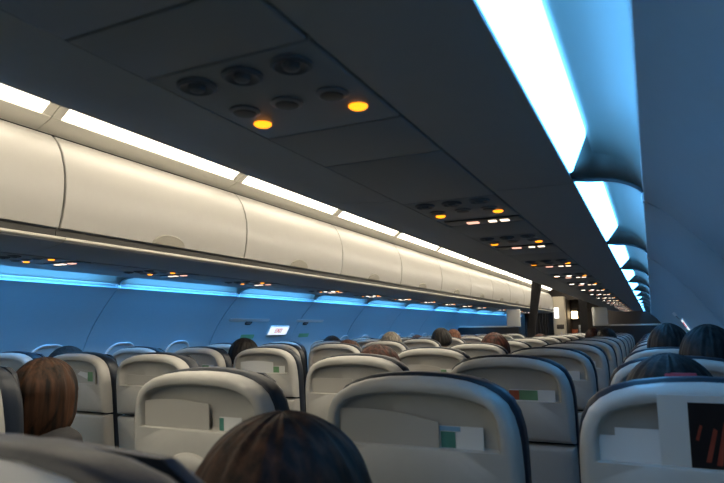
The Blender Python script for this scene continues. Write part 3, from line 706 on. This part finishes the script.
def hair(style):
    """closed hair cap around the head, open at the face; strand ridges run from the crown"""
    x, y, z = HC; m = MB(); n = 96; k = 40; rg = random.Random(hash(style) % 97 if False else len(style))
    ph = [rg.uniform(0, 6.28) for _ in range(6)]
    long_ = style in ('long', 'bob'); vs_o = []
    rows = []
    for i in range(k + 1):
        t = i / k; row = []
        for j in range(n):
            a = 2 * PI * j / n                    # a = PI/2 is the face (+y), -PI/2 the back
            front = max(0.0, math.sin(a))
            # lowest polar angle of the hair at this azimuth
            if style == 'long': low = 2.55 - 1.75 * max(0.0, front - 0.25) / 0.75
            elif style == 'bob': low = 2.50 - 1.7 * max(0.0, front - 0.25) / 0.75
            elif style == 'bald': low = 1.95 - 0.95 * max(0.0, front) 
            else: low = 2.05 - 1.2 * max(0.0, front + 0.05) / 1.05
            th = 0.02 + (low - 0.02) * t
            rid = 0.0014 * math.sin(a * 17 + ph[0] + 2.2 * math.sin(th * 2 + ph[1])) + 0.0012 * math.sin(a * 29 + ph[2] + th) + 0.0012 * math.sin(a * 7 + ph[3] + 3 * th)
            vol = {'long': 0.023, 'bob': 0.020, 'bald': 0.004, 'full': 0.016}.get(style, 0.009)
            R = (0.076 + vol + rid, 0.095 + vol + rid, 0.097 + vol + rid * 0.4)
            st, ct = math.sin(th), math.cos(th)
            px, py, pz = R[0] * st * math.cos(a), R[1] * st * math.sin(a), R[2] * ct
            if long_ and th > PI / 2:
                d = th - PI / 2; st2 = 1.0 + (0.12 if style == 'bob' else 0.06) * math.sin(min(1, d) * PI / 2)
                px, py = R[0] * st2 * math.cos(a), R[1] * st2 * math.sin(a) * (0.96)
                pz = -d * (0.135 if style == 'bob' else 0.20)
                if style == 'bob' and d > 0.55: px *= 1 - (d - 0.55) * 0.45; py *= 1 - (d - 0.55) * 0.45
            row.append((x + px, y - 0.005 + py, z + 0.018 + pz))
        rows.append(row)
    inner = [[(x + (p[0] - x) * 0.93, y + (p[1] - y) * 0.93, z + (p[2] - z) * (0.95 if p[2] > z else 1.0)) for p in rw] for rw in reversed(rows)]
    m.loops(rows + inner, True, True)
    return m
def person(c, k, head_x, crown, hairstyle, hairmat, cloth, label, turn=0.0):
    """head_x / crown: where the head is (from the eye line), the torso leans to it"""
    X, Y = SX[c] + CX0, row_y(k)
    lean = (head_x - SX[c]); s = (crown + CZ0) / 1.213
    sh = lean
    def warp(p):
        px, py, pz = p
        f = max(0.0, (pz - 0.50)) / (HC[2] - 0.50); f = min(f, 1.05)
        if pz > 0.98 and turn:
            w = min(1, (pz - 0.98) / 0.06); ca, sa = math.cos(turn * w), math.sin(turn * w); dx, dy = px - HC[0], py - HC[1]
            px, py = HC[0] + dx * ca - dy * sa, HC[1] + dx * sa + dy * ca
        nx = 1 - 0.19 * min(1, max(0, (1.0 - pz) / 0.06))
        return (px * nx + sh * min(f, 1) ** 2.2 * (1 if pz > 0.5 else 0), py, pz * (s if pz > 0.5 else 1 + (s - 1) * pz / 0.5))
    def wmesh(vs, fs, name, mt, parent=None, smooth=True):
        me = bpy.data.meshes.new(name); me.from_pydata([warp(v) for v in vs], [], fs); me.materials.append(mt)
        for p in me.polygons: p.use_smooth = True
        o = link(name, me, parent); return o
    b = wmesh(BV, BF, 'person', M['skin']); b.location = (X, Y + 0.02, 0)
    tag(b, label, 'person', 'passengers')
    for nm, (vs, fs), mt in (('jumper', SHIRT, cloth), ('trousers', PANTS, 'denim'), ('shoes', SHOES, 'cloth_charcoal')):
        o = wmesh(vs, fs, nm, M[mt], b); so = o.modifiers.new('t', 'SOLIDIFY'); so.thickness = 0.005; so.offset = -1
    h = hair(hairstyle); wmesh(h.v, h.f, 'hair', M[hairmat], b)
    for sx in (-1, 1):
        e = MB(); ell(e, (HC[0] + sx * 0.031, HC[1] + 0.078, HC[2] + 0.004), (0.012, 0.009, 0.008), 12, 8); wmesh(e.v, e.f, 'eye', M['eyewhite'], b)
    return b
person('E', 0, -0.383, -0.100, 'long', 'hair_brown', 'cloth_charcoal', 'person with long dark brown hair, large at the bottom centre of the picture')
person('C', 1, -1.833, -0.088, 'long', 'hair_brownaisle', 'cloth_charcoal', 'person with thick streaked brown hair by the aisle near the left picture edge', 0.35)
p = person('F', 1, 0.025, -0.058, 'full', 'hair_black', 'cloth_navy', 'person with black hair and red hair tie in nearest window seat')
person('F', 2, 0.156, 0.007, 'short', 'hair_black', 'cloth_navy', 'person with short dark hair at the right picture edge beside the wall', -0.2)
person('F', 3, 0.060, 0.016, 'short', 'hair_black', 'cloth_wine', 'person with round dark head left of the lit exit sign on right wall')
person('D', 2, -0.97, -0.061, 'full', 'hair_auburn', 'cloth_olive', 'person with dark brown hair low behind right block aisle seat, second row')
person('A', 2, -2.716, -0.061, 'short', 'hair_black', 'cloth_navy', 'person with black hair in left block window seat, second row')
person('B', 3, -2.196, -0.036, 'short', 'hair_black', 'cloth_charcoal', 'person with rounded black head below the left exit sign')
person('C', 4, -1.903, -0.071, 'full', 'hair_auburn', 'cloth_wine', 'person with low reddish brown hair, fourth row of left block')
person('B', 5, -2.456, -0.043, 'short', 'hair_black', 'cloth_navy', 'person with small black head, fifth row middle seat of left block')
person('C', 5, -1.912, -0.015, 'short', 'hair_grey', 'cloth_greyknit', 'person with grey hair, fifth row aisle seat of left block')
person('A', 8, -2.571, -0.060, 'bald', 'hair_ginger', 'cloth_olive', 'person with ginger thinning hair far along the left block')
person('C', 6, -1.747, 0.005, 'full', 'hair_black', 'cloth_charcoal', 'person with tall dark hair, sixth row aisle seat of left block')
person('C', 7, -1.876, 0.004, 'bald', 'hair_ginger', 'cloth_wine', 'person with brown balding head just behind the tall dark haired one', 0.3)
person('D', 4, -0.887, -0.031, 'full', 'hair_auburn', 'cloth_navy', 'person with dark hair, fourth row aisle seat of right block')
person('D', 7, -0.996, -0.058, 'short', 'hair_auburn', 'cloth_olive', 'person with brown hair barely above seventh row aisle seat, right block')
person('E', 7, -0.391, -0.013, 'full', 'hair_black', 'cloth_charcoal', 'person with dark hair in front of the right divider, middle seat')
person('E', 8, -0.57, -0.003, 'short', 'hair_auburn', 'cloth_wine', 'person with brown hair just left of the dark head by the right divider')
# red tie in the hair of the nearest window passenger
m = MB(); n = 24
L = []
for dz, rr in ((-0.008, 0.86), (-0.002, 0.83), (0.004, 0.79), (0.008, 0.74)):
    L.append([(HC[0] + 0.098 * rr * math.cos(PI * 1.30 + 0.26 * PI * i / n), HC[1] - 0.005 + 0.117 * rr * math.sin(PI * 1.30 + 0.26 * PI * i / n), (1.175 + dz) * 0.974) for i in range(n + 1)])
L2 = [[(a + (HC[0] - a) * 0.06, b + (HC[1] - b) * 0.06, c) for a, b, c in l] for l in reversed(L)]
loops = [[l[i] for l in L + L2] for i in range(n + 1)]
m.loops(loops, True, True); o = m.build('hair_tie', M['redband'], p); o.location = (-0.012, 0, 0)

# ------------------------------------------------------------------ camera, world, view
FPX = 600.0
f = Vector(((652 - 362) / FPX, -(326 - 241.5) / FPX, 1)).normalized()
l = -Vector(((-911 - 362) / FPX, -(345 - 241.5) / FPX, 1)); l = (l - f * l.dot(f)).normalized()
u = f.cross(l)
if u.y < 0: u = -u
rows = [l, f, u]                                  # world axes seen from the camera (right, up, forward)
Rm = Matrix(((l.x, l.y, -l.z), (f.x, f.y, -f.z), (u.x, u.y, -u.z)))
cam = bpy.data.cameras.new('camera'); co = bpy.data.objects.new('camera', cam); COL.objects.link(co)
co.matrix_world = Matrix.Translation((CX0, 0, CZ0)) @ Rm.to_4x4()
cam.sensor_width = 36; cam.sensor_fit = 'HORIZONTAL'; cam.lens = FPX / 724 * 36; cam.clip_start = 0.02
cam.dof.use_dof = True; cam.dof.focus_distance = 3.0; cam.dof.aperture_fstop = 8.0
S.camera = co
w = bpy.data.worlds.new('world'); S.world = w; w.use_nodes = True
w.node_tree.nodes['Background'].inputs[0].default_value = (0.02, 0.03, 0.05, 1); w.node_tree.nodes['Background'].inputs[1].default_value = 0.3
S.view_settings.view_transform = 'Standard'; S.view_settings.look = 'None'; S.view_settings.gamma = 1; S.view_settings.use_curve_mapping = False
S.view_settings.exposure = 0.0
S.cycles.use_denoising = True; S.cycles.max_bounces = 10; S.cycles.diffuse_bounces = 8
